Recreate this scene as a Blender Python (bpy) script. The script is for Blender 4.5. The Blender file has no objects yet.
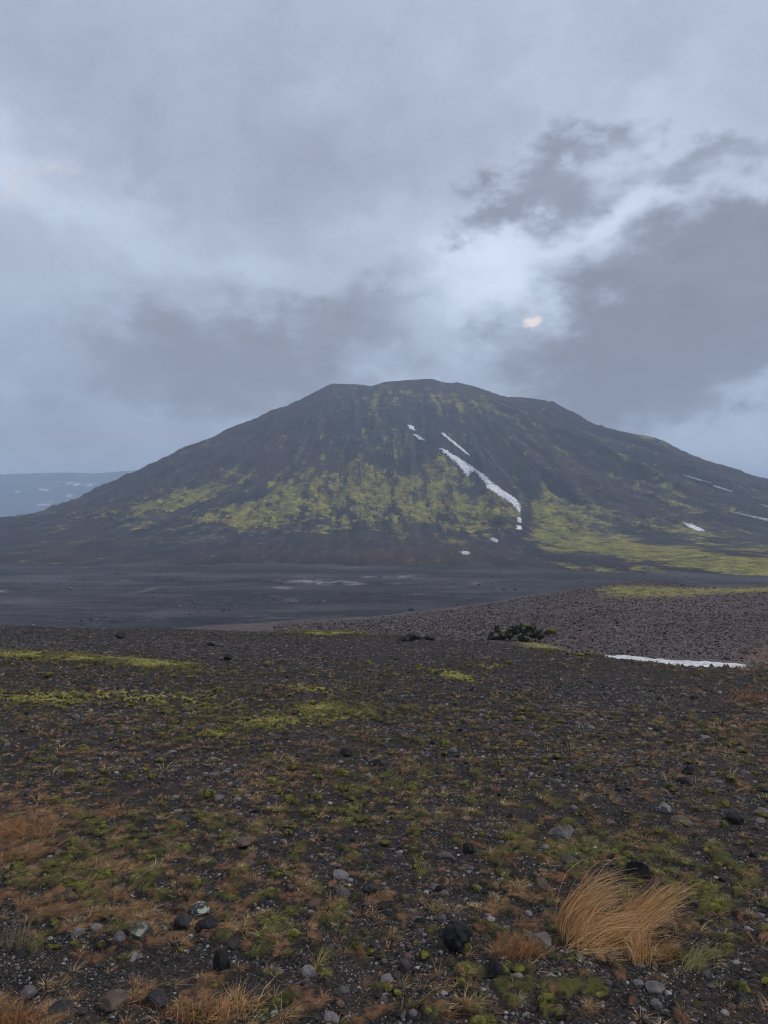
import bpy, math, numpy as np
from mathutils import Vector
rng = np.random.default_rng(7)
F = 731.0                       # focal length in pixels
CX, CY = 384.0, 512.0
scene = bpy.context.scene
COL = scene.collection

# ------------------------------------------------------------------ helpers
def lin(r, g, b):
    f = lambda c: (c/255/12.92) if c <= 10 else ((c/255+.055)/1.055)**2.4
    return (f(r), f(g), f(b), 1)

def _hash(ix, iy, seed):
    h = (ix.astype(np.int64)*374761393 + iy.astype(np.int64)*668265263 + seed*1274126177) & 0xffffffff
    h = ((h ^ (h >> 13))*1274126177) & 0xffffffff
    h = h ^ (h >> 16)
    return h
def perlin(x, y, seed=0):
    x = np.asarray(x, float); y = np.asarray(y, float)
    x0 = np.floor(x); y0 = np.floor(y); fx = x-x0; fy = y-y0
    ux = fx*fx*fx*(fx*(fx*6-15)+10); uy = fy*fy*fy*(fy*(fy*6-15)+10)
    def g(ix, iy, dx, dy):
        a = _hash(ix, iy, seed)/4294967296.0*2*np.pi
        return np.cos(a)*dx+np.sin(a)*dy
    n00 = g(x0, y0, fx, fy); n10 = g(x0+1, y0, fx-1, fy)
    n01 = g(x0, y0+1, fx, fy-1); n11 = g(x0+1, y0+1, fx-1, fy-1)
    return ((n00*(1-ux)+n10*ux)*(1-uy)+(n01*(1-ux)+n11*ux)*uy)*1.5
def fbm(x, y, oct=5, seed=0, gain=.5):
    a, s, t = 1.0, 0.0, 0.0
    for o in range(oct):
        s = s + a*perlin(x, y, seed+o*17); t += a
        x = x*2.03+5.1; y = y*2.03-3.7; a *= gain
    return s/t*1.6
def ss(a, b, x):
    t = np.clip((x-a)/(b-a), 0, 1); return t*t*(3-2*t)
def blob(px, row, cx, cy, rx, ry, ang=0):
    a = math.radians(ang); dx = px-cx; dy = row-cy
    u = (dx*math.cos(a)+dy*math.sin(a))/rx; v = (-dx*math.sin(a)+dy*math.cos(a))/ry
    return np.exp(-(u*u+v*v))

def mesh_obj(name, V, Fc, mat, parent=None, smooth=False, attrs=None):
    """V (n,3); Fc (m,3|4) int array; attrs {name:(type,array)}"""
    V = np.asarray(V, np.float32); Fc = np.asarray(Fc, np.int32)
    me = bpy.data.meshes.new(name)
    k = Fc.shape[1]; m = len(Fc)
    me.vertices.add(len(V)); me.vertices.foreach_set('co', V.ravel())
    me.loops.add(m*k); me.loops.foreach_set('vertex_index', Fc.ravel())
    me.polygons.add(m)
    me.polygons.foreach_set('loop_start', np.arange(0, m*k, k, dtype=np.int32))
    me.polygons.foreach_set('use_smooth', np.full(m, smooth))
    for an, (ty, arr) in (attrs or {}).items():
        at = me.attributes.new(an, ty, 'POINT')
        at.data.foreach_set({'FLOAT': 'value', 'FLOAT_COLOR': 'color', 'FLOAT_VECTOR': 'vector'}[ty], np.asarray(arr, np.float32).ravel())
    me.update(calc_edges=True); me.validate()
    me.materials.append(mat)
    o = bpy.data.objects.new(name, me); COL.objects.link(o)
    if parent is not None: o.parent = parent
    return o
def tag(o, label=None, cat=None, group=None, kind=None):
    if label: o['label'] = label
    if cat: o['category'] = cat
    if group: o['group'] = group
    if kind: o['kind'] = kind
    return o
def grid_faces(nr, nc, keep=None):
    i = np.arange(nr-1)[:, None]*nc + np.arange(nc-1)[None, :]
    f = np.stack([i, i+1, i+nc+1, i+nc], -1)
    if keep is not None: return f[keep]
    return f.reshape(-1, 4)

class NT:
    def __init__(s, tree): s.t = tree; s.n = tree.nodes; s.l = tree.links
    def new(s, ty, **kw):
        n = s.n.new(ty)
        for k, v in kw.items(): setattr(n, k, v)
        return n
    def put(s, sock, v):
        if isinstance(v, bpy.types.NodeSocket): s.l.new(v, sock)
        elif v is not None: sock.default_value = v
    def math(s, op, a, b=None, c=None, clamp=False):
        n = s.new('ShaderNodeMath', operation=op, use_clamp=clamp)
        s.put(n.inputs[0], a)
        if b is not None: s.put(n.inputs[1], b)
        if c is not None: s.put(n.inputs[2], c)
        return n.outputs[0]
    def vmath(s, op, a, b=None):
        n = s.new('ShaderNodeVectorMath', operation=op); s.put(n.inputs[0], a)
        if b is not None:
            s.put(n.inputs['Scale'] if op == 'SCALE' else n.inputs[1], b)
        return n.outputs[0]
    def mix(s, f, a, b, blend='MIX'):
        n = s.new('ShaderNodeMix', data_type='RGBA', blend_type=blend)
        s.put(n.inputs['Factor'], f); s.put(n.inputs['A'], a); s.put(n.inputs['B'], b)
        return n.outputs['Result']
    def mr(s, v, a, b, c=0, d=1, smooth=False):
        n = s.new('ShaderNodeMapRange'); n.interpolation_type = 'SMOOTHSTEP' if smooth else 'LINEAR'
        for i, q in enumerate((v, a, b, c, d)): s.put(n.inputs[i], q)
        return n.outputs[0]
    def noise(s, vec, scale, detail=4, rough=.55, col=False):
        n = s.new('ShaderNodeTexNoise'); s.put(n.inputs['Vector'], vec)
        n.inputs['Scale'].default_value = scale; n.inputs['Detail'].default_value = detail
        n.inputs['Roughness'].default_value = rough
        return n.outputs['Color'] if col else n.outputs[0]
    def attr(s, name, out='Fac'):
        n = s.new('ShaderNodeAttribute', attribute_name=name); return n.outputs[out]
def material(name):
    m = bpy.data.materials.new(name); m.use_nodes = True
    t = NT(m.node_tree); b = t.n['Principled BSDF']
    b.inputs['Specular IOR Level'].default_value = .12
    b.inputs['Roughness'].default_value = .85
    return m, t, b
def geo_pos(t): return t.new('ShaderNodeNewGeometry').outputs['Position']
def bump(t, b, h, dist, strength=1.0):
    n = t.new('ShaderNodeBump'); n.inputs['Distance'].default_value = dist; n.inputs['Strength'].default_value = strength
    t.put(n.inputs['Height'], h); t.l.new(n.outputs[0], b.inputs['Normal'])

# ------------------------------------------------------------------ terrain functions
# breakpoints of the land in front of the camera, by bearing (x/y)
def pxs(*a): return (np.array(a, float)-CX)/F
EDGE_A = pxs(-400, 0, 200, 300, 380, 430, 480, 560, 610, 680, 768, 1000)
EDGE_Y = np.array([38, 36, 36, 34, 32, 29, 26, 21, 18.8, 17, 16, 15])
EDGE_R = np.array([628, 626, 629, 630, 634, 638, 641, 650, 657.5, 665, 668.5, 674.])
CR_A = pxs(-400, 0, 200, 260, 330, 384, 450, 520, 580, 612, 640, 700, 768, 900)
CR_R = np.array([660, 645, 634, 629, 624, 621, 612, 600, 590, 585.5, 583.5, 588, 587.5, 580])
B_A = pxs(-400, 0, 200, 300, 380, 430, 480, 560, 610, 700, 768, 1000)
B_R = np.array([670, 655, 646, 640, 640, 644, 646, 653, 657, 660, 662, 665.])
def ground_base(x, y):
    a = np.clip(x/np.maximum(y, 10.), -.9, .9)
    ey = np.interp(a, EDGE_A, EDGE_Y); er = np.interp(a, EDGE_A, EDGE_R)
    ez = -(er-CY)/F*ey
    cz = -(np.interp(a, CR_A, CR_R)-CY)/F*112
    bz = -(np.interp(a, B_A, B_R)-CY)/F*46
    # near field: gentle slope to the edge
    s = (-ez-1.62)/ey
    z1 = -1.62 - s*np.maximum(y, 0)
    # hollow between
    t = (y-ey)/(46-ey)
    tt = np.clip(t, 0, 1)
    zmid = ez+(bz-ez)*tt - 1.1*np.sin(np.pi*np.clip(tt, 0, 1))**1.0*(.35+.65*ss(.12, .32, a))*(1-.5*tt)
    z = np.where(y < ey, z1, zmid)
    u = np.clip((y-46)/66, 0, 1)
    zb = bz+(cz-bz)*u + .5*np.sin(np.pi*u)
    z = np.where(y > 46, zb, z)
    d = np.clip(y-112, 0, None)
    drop = cz - (.04*d+.0035*d*d)*(d < 50) - (.04*50+.0035*2500+.39*(d-50))*(d >= 50)
    z = np.where(y > 112, np.maximum(drop, -44), z)
    # soften the lip of the edge
    w = np.exp(-((y-ey)/(.05*ey))**2)
    return z - .03*w
def ground_z(x, y, fine=True):
    z = ground_base(x, y)
    amp = np.clip(y/40, .12, 1)
    z = z + .10*amp*fbm(x*.25, y*.25, 4, 3) + .25*ss(30, 110, y)*fbm(x*.08, y*.08, 4, 5)
    if fine: z = z + .030*fbm(x*1.9, y*1.9, 5, 11)
    return z
def proj(x, y, z): return CX+F*x/y, CY-F*z/y
YS = np.exp(np.linspace(math.log(1.2), math.log(200), 3000))
def hit(px, row):
    a = (px-CX)/F; t = (row-CY)/F
    g = ground_z(a*YS, YS); r = -t*YS
    k = np.argmax(r <= g)
    y = YS[max(k, 1)]
    return a*y, y, float(ground_z(np.array([a*y]), np.array([y]))[0])

# vegetation masks on the near ground
GREEN = [(50, 658, 90, 3.6, 3, 1.1), (150, 666, 60, 3.6, 5, 1.1), (335, 634, 55, 3.2, 0, 1.0), (335, 712, 45, 6, 4, 1.0), (455, 678, 28, 4, 12, .9),
         (535, 645, 42, 4, 10, 1.1), (600, 654, 14, 3, 10, .4), (250, 722, 90, 8, 0, .6), (210, 735, 40, 5, 5, .4), (130, 700, 120, 10, 0, .35), (25, 700, 50, 6, 0, .4), (320, 690, 40, 4, 5, .4), (490, 667, 24, 3, 5, .5),
         (80, 885, 95, 34, 0, .45), (400, 800, 150, 30, 0, .25), (560, 850, 130, 28, 0, .38), (700, 880, 70, 40, 0, .25), (300, 930, 80, 40, 0, .28), (520, 980, 70, 45, 0, .45), (230, 875, 60, 15, 0, .2), (650, 592, 55, 7, 3, 1.15), (745, 590, 70, 3.8, -1, 1.15), (610, 597, 30, 4, 0, .5), (620,589,30,3,0,.5), (490, 715, 40, 6, 0, .2), (540,745,40,6,0,.3), (40,765,60,16,0,.2)]
RUST = [(20, 825, 55, 32, 0, .75), (115, 812, 20, 8, 0, .5), (120, 868, 28, 10, 0, .6), (40, 905, 90, 12, 0, .45), (160, 922, 110, 14, 0, .4), (230, 1005, 90, 20, 0, .55),
        (640, 745, 130, 30, 0, .12), (350, 780, 200, 40, 0, .12), (560, 900, 120, 40, 0, .2), (765, 655, 30, 14, 0, .65), (750, 620, 60, 12, 10, .2), (90, 850, 200, 60, 0, .12), (20,1015,40,14,0,.6), (520,945,35,18,0,.6),
        (720, 700, 60, 8, 15, .4), (750, 735, 40, 16, 0, .4), (60, 750, 60, 20, 0, .2), (520,700,60,14,0,.15), (430,1000,60,20,0,.2), (700,960,80,30,0,.15)]
BARE = [(620, 690, 140, 16, 5, .5), (90, 975, 110, 22, 0, .6), (150, 640, 300, 12, 0, .35), (560, 620, 150, 20, 0, .5), (280, 840, 60, 18, 0, .15), (300, 740, 60, 12, 0, .15), (330, 870, 50, 20, 0, .25), (700, 830, 60, 18, 0, .3), (380, 970, 60, 30, 0, .2), (340, 655, 200, 12, 0, .4)]
def veg(x, y):
    yy = np.maximum(y, .8)
    z = ground_z(x, y, False); px, row = proj(x, yy, z)
    sc = 1.0
    hf = .85-.35*ss(14, 34, y)
    g = fbm(x*.9, y*.9, 3, 21)*.30 + fbm(x*6.5, y*6.5, 3, 22)*hf
    r = fbm(x*.7, y*.7, 3, 31)*.25 + fbm(x*7.5, y*7.5, 3, 32)*hf
    bg = -.37 + .12*ss(730, 870, row); br = -.34 + .13*ss(730, 870, row)
    for (cx, cy, rx, ry, an, am) in GREEN: bg = bg + am*blob(px, row, cx, cy, rx, ry, an)
    for (cx, cy, rx, ry, an, am) in RUST: br = br + am*blob(px, row, cx, cy, rx, ry, an)
    for (cx, cy, rx, ry, an, am) in BARE:
        q = am*blob(px, row, cx, cy, rx, ry, an); bg = bg-q*.8; br = br-q*.5
    far = ss(38, 60, y)
    bg = bg-.25*far; br = br-.2*far
    hx = ss(640, 900, px)*far*.10
    br = br+hx
    return ss(-.08, .30, g+bg), ss(-.08, .32, r+br)

def cover_h(y, g, r): return .032*g*np.clip(y/8, .7, 2.5)*(1-ss(30, 60, y)*.5) + .022*r*np.clip(y/8, .7, 2)
BRIGHT = [(250, 722, 80, 6, 0), (210, 735, 40, 4, 5), (540, 747, 30, 4, 0), (25, 700, 40, 5, 0), (320, 690, 40, 3, 5), (490, 667, 20, 2.5, 5), (50, 658, 90, 4, 3), (150, 666, 60, 4, 5), (335, 634, 55, 3.5, 0), (335, 712, 50, 8, 4), (455, 678, 30, 5, 12), (535, 645, 42, 5, 10), (655, 592, 75, 7, 3), (745, 591, 80, 5, 0), (600, 595, 40, 4, 0), (130,700,90,14,0)]
def brightness(x, y):
    px, row = proj(x, np.maximum(y, .8), ground_z(x, y, False)); q = 0
    for bb in BRIGHT: q = q+blob(px, row, *bb)
    return np.clip(q*1.2*ss(-.35, .25, fbm(x*.8, y*.5, 4, 35)+.25*fbm(x*5, y*5, 2, 36)), 0, 1)
# ------------------------------------------------------------------ mountain
XL, XR, YM = (332-CX)*2.052, (455-CX)*2.052, 1500.
PL = (np.array([0, 66, 168, 271, 373, 476, 558, 681, 800, 920, 1100, 1300, 1500, 3000]), np.array([265, 223, 173, 118, 68, 14, -11, -22, -27, -31, -35, -40, -44, -60.]))
PF = (np.array([0, 66, 168, 271, 373, 476, 558, 640, 720, 820, 950, 1100, 3000]), np.array([265, 236, 188, 134, 84, 38, 8, -13, -25, -34, -40.5, -44, -60.]))
PR = (np.array([0, 62, 103, 154, 185, 236, 298, 380, 462, 544, 642, 810, 1016, 1324, 1700, 3000]), np.array([267, 249, 230, 229, 224, 196, 162, 145, 103, 70, 40, 6, -16, -31, -42, -60.]))
RIM_X = (np.array([332, 355, 372, 385, 410, 432, 443, 455])-CX)*2.052
RIM_D = np.array([0, -1, -5, 4, 8, 10, 3, 1.])
def pi_(P, r):   # smoothed table
    s = 0
    for k, w in ((-14, .25), (0, .5), (14, .25)): s = s+w*np.interp(np.maximum(r+k, 0), *P)
    return s
def mtn(x, y, detail=True):
    sx = np.clip(x, XL, XR)
    dx = x-sx; dy = (y-YM)
    r = np.hypot(dx, dy); th = np.degrees(np.arctan2(np.abs(dy), dx))   # 0 right, 90 front/back, 180 left
    wr = 1-ss(8, 72, th); wl = ss(105, 165, th)
    u = sx*.8 + np.radians(th)*-300
    n = 0
    if detail:
        g = fbm(u/34, r/420+3, 4, 41); g2 = fbm(x/60, y/60, 5, 43)
        gul = -np.abs(fbm(u/55, r/600, 3, 47))
        r2 = r + ss(20, 200, r)*(1-.6*ss(650, 900, r))*(14*g+12*g2+50*(gul+.30)*ss(60, 450, r)*ss(12, 40, th))
        r2 = r2 + 2.2*fbm(x/11, y/11, 3, 44)*ss(10, 60, r)
    else: r2 = r
    r2 = np.maximum(r2, 0)
    z = pi_(PF, r2)*(1-wr)*(1-wl) + pi_(PL, r2)*wl + pi_(PR, r2)*wr
    z = z + np.interp(sx, RIM_X, RIM_D)*np.exp(-r/55)
    z = z + 8*np.exp(-((x-340)/170)**2-((y-560)/110)**2)
    if detail: z = z + 1.1*fbm(x/14, y/14, 3, 45)*ss(0, 60, r)*ss(-40, 10, z) + .8*fbm(x/60, y/60, 3, 46)
    if detail: z = z + 6.5*np.abs(fbm(x/26, y/26, 4, 48))*ss(300, 480, r)*(1-ss(620, 760, r))*ss(15, 42, np.degrees(np.arctan2(np.abs(y-YM), x-np.clip(x, XL, XR))))
    return z, u, r
def hit_m(px, row):
    px = np.atleast_1d(px); row = np.atleast_1d(row); a = (px-CX)/F; t = (CY-row)/F
    S = np.linspace(450, 1500, 160)[None, :]
    below = (t[:, None]*S <= mtn(a[:, None]*S, np.repeat(S, len(a), 0))[0])
    k = np.clip(np.argmax(below, 1), 1, None); lo = S[0, k-1]; hi = S[0, k]
    for _ in range(9):
        mid = (lo+hi)/2; b_ = t*mid <= mtn(a*mid, mid)[0]; hi = np.where(b_, mid, hi); lo = np.where(b_, lo, mid)
    return np.stack([a*hi, hi, t*hi], -1)

# ------------------------------------------------------------------ materials
def gravel_color(t, P):
    n1 = t.noise(P, 55, 3, .6); n2 = t.noise(P, 6, 4, .6); n3 = t.noise(P, .7, 4)
    c = t.mix(t.mr(n1, .38, .68), (.004, .004, .004, 1), (.050, .043, .040, 1))
    c = t.mix(t.math('MULTIPLY', t.mr(n2, .45, .7), .55), c, (.075, .05, .042, 1))
    c = t.mix(t.math('MULTIPLY', t.mr(n3, .35, .65), .4), c, (.02, .019, .021, 1))
    return c
def ground_material(name, far=False):
    m, t, b = material(name); P = geo_pos(t)
    c = gravel_color(t, P)
    if far:   # coarser speckle where stones are seen from afar
        v = t.new('ShaderNodeTexVoronoi'); t.put(v.inputs['Vector'], P); v.inputs['Scale'].default_value = 8
        sp = t.new('ShaderNodeSeparateColor'); t.put(sp.inputs[0], v.outputs['Color'])
        c2 = t.mix(t.mr(sp.outputs[0], 0, 1), (.03, .026, .030, 1), (.25, .21, .22, 1))
        c = t.mix(.55, c, c2); c = t.mix(t.mr(t.noise(P, .12, 5, .6), .35, .65, 0, .6), c, (.075, .052, .05, 1))
    g = t.attr('green'); r = t.attr('rust')
    nn = t.noise(P, 22, 4, .65); nf = t.noise(P, 3, 3)
    gc = t.mix(t.mr(nf, .35, .65), (.055, .055, .018, 1), (.13, .12, .032, 1))
    gc = t.mix(t.mr(nn, .35, .7), t.mix(.6, gc, (.02, .02, .01, 1)), gc)
    gc = t.mix(t.math('MULTIPLY', t.attr('bright'), t.mr(nn, .3, .55)), gc, (.30, .275, .07, 1))
    rc = t.mix(t.mr(nn, .3, .7), (.05, .028, .016, 1), (.2, .105, .055, 1))
    gm = t.math('MULTIPLY', t.mr(t.math('ADD', g, t.math('MULTIPLY', t.math('SUBTRACT', nn, .5), 3.2)), .45, .95), .85)
    rm = t.mr(t.math('ADD', r, t.math('MULTIPLY', t.math('SUBTRACT', t.noise(P, 17, 4, .65), .5), 3.2)), .6, 1.15)
    c = t.mix(gm, c, gc); c = t.mix(rm, c, rc)
    t.put(b.inputs['Base Color'], c); b.inputs['Roughness'].default_value = .8
    bump(t, b, t.noise(P, 60 if not far else 9, 4, .7), .02 if not far else .06, .8)
    return m
M_ground = ground_material('gravel_ground')
M_ridge = ground_material('gravel_ridge', True)

m, t, b = material('stone_mat')
P = geo_pos(t); ca = t.attr('tone', 'Color')
c = t.mix(t.mr(t.noise(P, 120, 3, .6), .3, .75), t.mix(.55, ca, (0, 0, 0, 1)), ca)
t.put(b.inputs['Base Color'], c); b.inputs['Roughness'].default_value = .62
M_stone = m
m, t, b = material('blade_mat')
t.put(b.inputs['Base Color'], t.attr('tone', 'Color')); b.inputs['Roughness'].default_value = .7
M_blade = m
m, t, b = material('moss_cushion'); P = geo_pos(t)
t.put(b.inputs['Base Color'], t.mix(t.mr(t.noise(P, 26, 5, .75), .38, .64), (.018, .018, .007, 1), (.19, .18, .045, 1)))
bump(t, b, t.noise(P, 30, 5, .7), .03, 1); b.inputs['Roughness'].default_value = .95
M_mossc = m

def rock_mat(name, dark, light, lichen=None, scale=14., moss=None):
    m, t, b = material(name); P = t.new('ShaderNodeTexCoord').outputs['Object']
    n = t.noise(P, scale, 6, .7); c = t.mix(t.mr(n, .3, .72), dark, light)
    if lichen:
        v = t.noise(P, scale*1.2, 4, .6); nz = t.new('ShaderNodeSeparateXYZ'); t.put(nz.inputs[0], t.new('ShaderNodeNewGeometry').outputs['Normal'])
        k = t.math('MULTIPLY', t.mr(v, .5, .58), t.mr(nz.outputs[2], -.1, .4)); c = t.mix(k, c, lichen)
    t.put(b.inputs['Base Color'], c); b.inputs['Roughness'].default_value = .75
    bump(t, b, t.noise(P, scale*2.2, 6, .75), .012, 1.0)
    return m
M_black = rock_mat('black_lava', (.006, .006, .007, 1), (.035, .034, .037, 1))
M_dark = rock_mat('dark_lava', (.015, .014, .016, 1), (.065, .06, .062, 1))
M_grey = rock_mat('grey_basalt', (.06, .055, .06, 1), (.17, .155, .16, 1))
M_pale = rock_mat('pale_rock', (.14, .135, .13, 1), (.33, .32, .3, 1))
M_lich = rock_mat('lichen_rock', (.02, .022, .022, 1), (.08, .085, .08, 1), (.36, .38, .33, 1), 16.)
M_green = rock_mat('green_grey_rock', (.035, .037, .033, 1), (.12, .125, .11, 1), (.24, .25, .21, 1), 12.)
M_brown = rock_mat('brown_rock', (.05, .035, .03, 1), (.14, .105, .09, 1))

m, t, b = material('snow'); P = geo_pos(t)
t.put(b.inputs['Base Color'], t.mix(t.mr(t.noise(P, .5, 5, .65), .35, .65), (.42, .43, .46, 1), (.80, .82, .85, 1)))
b.inputs['Roughness'].default_value = .6; bump(t, b, t.noise(P, 1.2, 4), .2, .5)
M_snow = m
m, t, b = material('thin_snow'); P = geo_pos(t)
t.put(b.inputs['Base Color'], t.mix(t.mr(t.noise(P, .25, 5, .7), .4, .62), (.16, .16, .17, 1), (.62, .63, .66, 1)))
M_dsnow = m
m, t, b = material('near_snow'); P = geo_pos(t)
t.put(b.inputs['Base Color'], t.mix(t.mr(t.noise(P, 3.5, 7, .75), .36, .56), (.18, .17, .17, 1), (.62, .63, .66, 1)))
b.inputs['Roughness'].default_value = .6; bump(t, b, t.noise(P, 6, 4), .05, .6)
M_nsnow = m

m, t, b = material('mountain_cinder'); P = geo_pos(t)
fl = t.attr('flow', 'Vector'); mo = t.attr('moss'); ru = t.attr('rust')
fs = t.new('ShaderNodeMapping'); t.put(fs.inputs['Vector'], fl); fs.inputs['Scale'].default_value = (1/9., 1/90., 1)
st = t.noise(fs.outputs[0], 1.0, 5, .62)
fs2 = t.new('ShaderNodeMapping'); t.put(fs2.inputs['Vector'], fl); fs2.inputs['Scale'].default_value = (1/30., 1/400., 1)
st2 = t.noise(fs2.outputs[0], 1.0, 3, .5)
iso2 = t.noise(P, .055, 5, .72); iso = t.noise(P, .16, 5, .7); big = t.noise(P, .006, 4, .55)
c = t.mix(t.mr(st, .36, .66), (.008, .007, .010, 1), (.062, .048, .062, 1))
c = t.mix(t.math('MULTIPLY', t.mr(st2, .42, .58), .6), c, (.018, .016, .018, 1))
c = t.mix(t.math('MULTIPLY', t.mr(st2, .56, .72), .45), c, (.115, .108, .110, 1))
fine = t.new('ShaderNodeMapping'); t.put(fine.inputs['Vector'], fl); fine.inputs['Scale'].default_value = (1/3.5, 1/60., 1)
c = t.mix(t.math('MULTIPLY', t.mr(t.noise(fine.outputs[0], 1, 4, .7), .54, .68), .55), c, (.13, .12, .118, 1))
c = t.mix(t.math('MULTIPLY', t.mr(iso2, .42, .30), .6), c, (.008, .008, .010, 1))
c = t.mix(t.math('MULTIPLY', t.mr(big, .45, .65), .45), c, (.070, .040, .038, 1))
c = t.mix(t.math('MULTIPLY', ru, t.mr(iso, .35, .7)), c, (.11, .062, .048, 1))
mm = t.math('ADD', mo, t.math('ADD', t.math('MULTIPLY', t.math('SUBTRACT', iso2, .5), 2.0), t.math('MULTIPLY', t.math('SUBTRACT', st, .5), 2.6)))
hi = t.noise(P, .5, 4, .75)
mm = t.math('ADD', mm, t.math('MULTIPLY', t.math('SUBTRACT', iso, .5), 2.0))
mm = t.math('ADD', mm, t.math('MULTIPLY', t.math('SUBTRACT', hi, .5), 1.6))
c = t.mix(t.mr(hi, .35, .65, .45, 0), c, t.mix(.5, c, (0, 0, 0, 1)))
vo = t.noise(P, .11, 3, .6); crk = t.mr(t.math('ABSOLUTE', t.math('SUBTRACT', vo, .5)), .0, .05)
mk = t.math('MULTIPLY', t.math('MULTIPLY', t.mr(mm, .42, .85), .9), t.math('ADD', t.math('MULTIPLY', crk, .6), .4))
mc = t.mix(t.mr(t.noise(P, .06, 5, .7), .38, .62), (.15, .14, .04, 1), (.44, .40, .06, 1))
mc = t.mix(t.mr(hi, .32, .52, .75, 0), mc, (.04, .038, .018, 1))
c = t.mix(mk, c, mc)
t.put(b.inputs['Base Color'], c); b.inputs['Roughness'].default_value = .9
bump(t, b, t.math('ADD', t.math('MULTIPLY', st, .8), t.math('ADD', iso, t.math('MULTIPLY', hi, .5))), 4.0, 1.0)
M_mtn = m

m, t, b = material('black_sand_plain'); P = geo_pos(t)
mp = t.new('ShaderNodeMapping'); t.put(mp.inputs['Vector'], P); mp.inputs['Scale'].default_value = (.35, 1, 1)
n1 = t.noise(mp.outputs[0], .035, 6, .65); n2 = t.noise(P, .6, 5, .7); n3 = t.noise(mp.outputs[0], .012, 4, .5)
c = t.mix(t.mr(n1, .42, .6), (.010, .010, .014, 1), (.040, .037, .043, 1))
c = t.mix(t.math('MULTIPLY', t.mr(t.noise(P, .25, 6, .75), .5, .66), .6), c, (.085, .076, .08, 1))
c = t.mix(t.math('MULTIPLY', t.mr(n3, .5, .68), .5), c, (.055, .048, .055, 1))
mp2 = t.new('ShaderNodeMapping'); t.put(mp2.inputs['Vector'], P); mp2.inputs['Scale'].default_value = (.25, 1, 1)
rl = t.math('ABSOLUTE', t.math('SUBTRACT', t.noise(mp2.outputs[0], .045, 4, .6), .5))
c = t.mix(t.math('MULTIPLY', t.mr(rl, .018, .0), t.mr(t.noise(P, .03, 4), .45, .6, 0, .6)), c, (.11, .10, .115, 1))
rl2 = t.math('ABSOLUTE', t.math('SUBTRACT', t.noise(mp2.outputs[0], .03, 5, .6), .46))
c = t.mix(t.math('MULTIPLY', t.mr(rl2, .022, .005), .75), c, (.007, .007, .009, 1))
c = t.mix(t.math('MULTIPLY', t.attr('pale'), .9), c, (.24, .235, .26, 1))
c = t.mix(t.math('MULTIPLY', t.attr('green'), t.mr(n2, .3, .6)), c, (.14, .13, .045, 1))
t.put(b.inputs['Base Color'], c); b.inputs['Roughness'].default_value = .8
bump(t, b, n2, .5, .6)
M_plain = m

m, t, b = material('far_hill_rock'); P = geo_pos(t)
mp = t.new('ShaderNodeMapping'); t.put(mp.inputs['Vector'], P); mp.inputs['Scale'].default_value = (1, 1, 2.2)
c = t.mix(t.mr(t.noise(P, .004, 5), .35, .65), (.015, .018, .024, 1), (.04, .042, .046, 1))
c = t.mix(t.math('MULTIPLY', t.mr(t.noise(mp.outputs[0], .011, 5, .65), .585, .65), .8), c, (.7, .74, .8, 1))
t.put(b.inputs['Base Color'], c)
M_far = m

# ------------------------------------------------------------------ near ground and ridge
nr, nc = 1000, 760
ys = np.concatenate([np.linspace(1.0, 1.9, 14)[:-1], np.exp(np.linspace(math.log(1.9), math.log(40), 640))[:-1], np.exp(np.linspace(math.log(40), math.log(235), nr-652))]); nr = len(ys)
aa = np.linspace(-1, 1, nc); aa = aa*.62+np.sign(aa)*np.clip(np.abs(aa)-.85, 0, 1)**2*22*.62
X = aa[None, :]*(ys[:, None]+.6); Y = np.repeat(ys[:, None], nc, 1)
Z = ground_z(X, Y)
gm, rm = veg(X, Y); bright = brightness(X, Y)
Z += cover_h(Y, gm, rm)
V = np.stack([X, Y, Z], -1).reshape(-1, 3)
av = np.clip(X/np.maximum(Y, 10), -.9, .9)
isr = (Y > np.interp(av, EDGE_A, EDGE_Y)*1.12)
keepr = isr[:-1, :-1]
def sub(name, keep, mat):
    f = grid_faces(nr, nc, keep); used = np.unique(f); mp_ = np.zeros(nr*nc, np.int64); mp_[used] = np.arange(len(used))
    return mesh_obj(name, V[used], mp_[f], mat, smooth=True, attrs={'green': ('FLOAT', gm.ravel()[used]), 'rust': ('FLOAT', rm.ravel()[used]), 'bright': ('FLOAT', bright.ravel()[used])})
tag(sub('ground', ~keepr, M_ground), 'dark gravel ground with moss in front of the camera', kind='structure')
tag(sub('ridge', keepr, M_ridge), 'low gravel ridge beyond the near ground', kind='structure')
# ground behind and beside the camera
xs = np.linspace(-60, 60, 90); yb = np.linspace(-50, 1.6, 50)
Xb, Yb = np.meshgrid(xs, yb); Zb = ground_z(Xb, Yb)-.03
g2, r2 = veg(Xb, np.maximum(Yb, 1))
tag(mesh_obj('ground', np.stack([Xb, Yb, Zb], -1).reshape(-1, 3), grid_faces(50, 90), M_ground, smooth=True,
    attrs={'green': ('FLOAT', g2.ravel()*.5), 'rust': ('FLOAT', r2.ravel()*.5)}), 'gravel ground around the camera', kind='structure')

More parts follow.
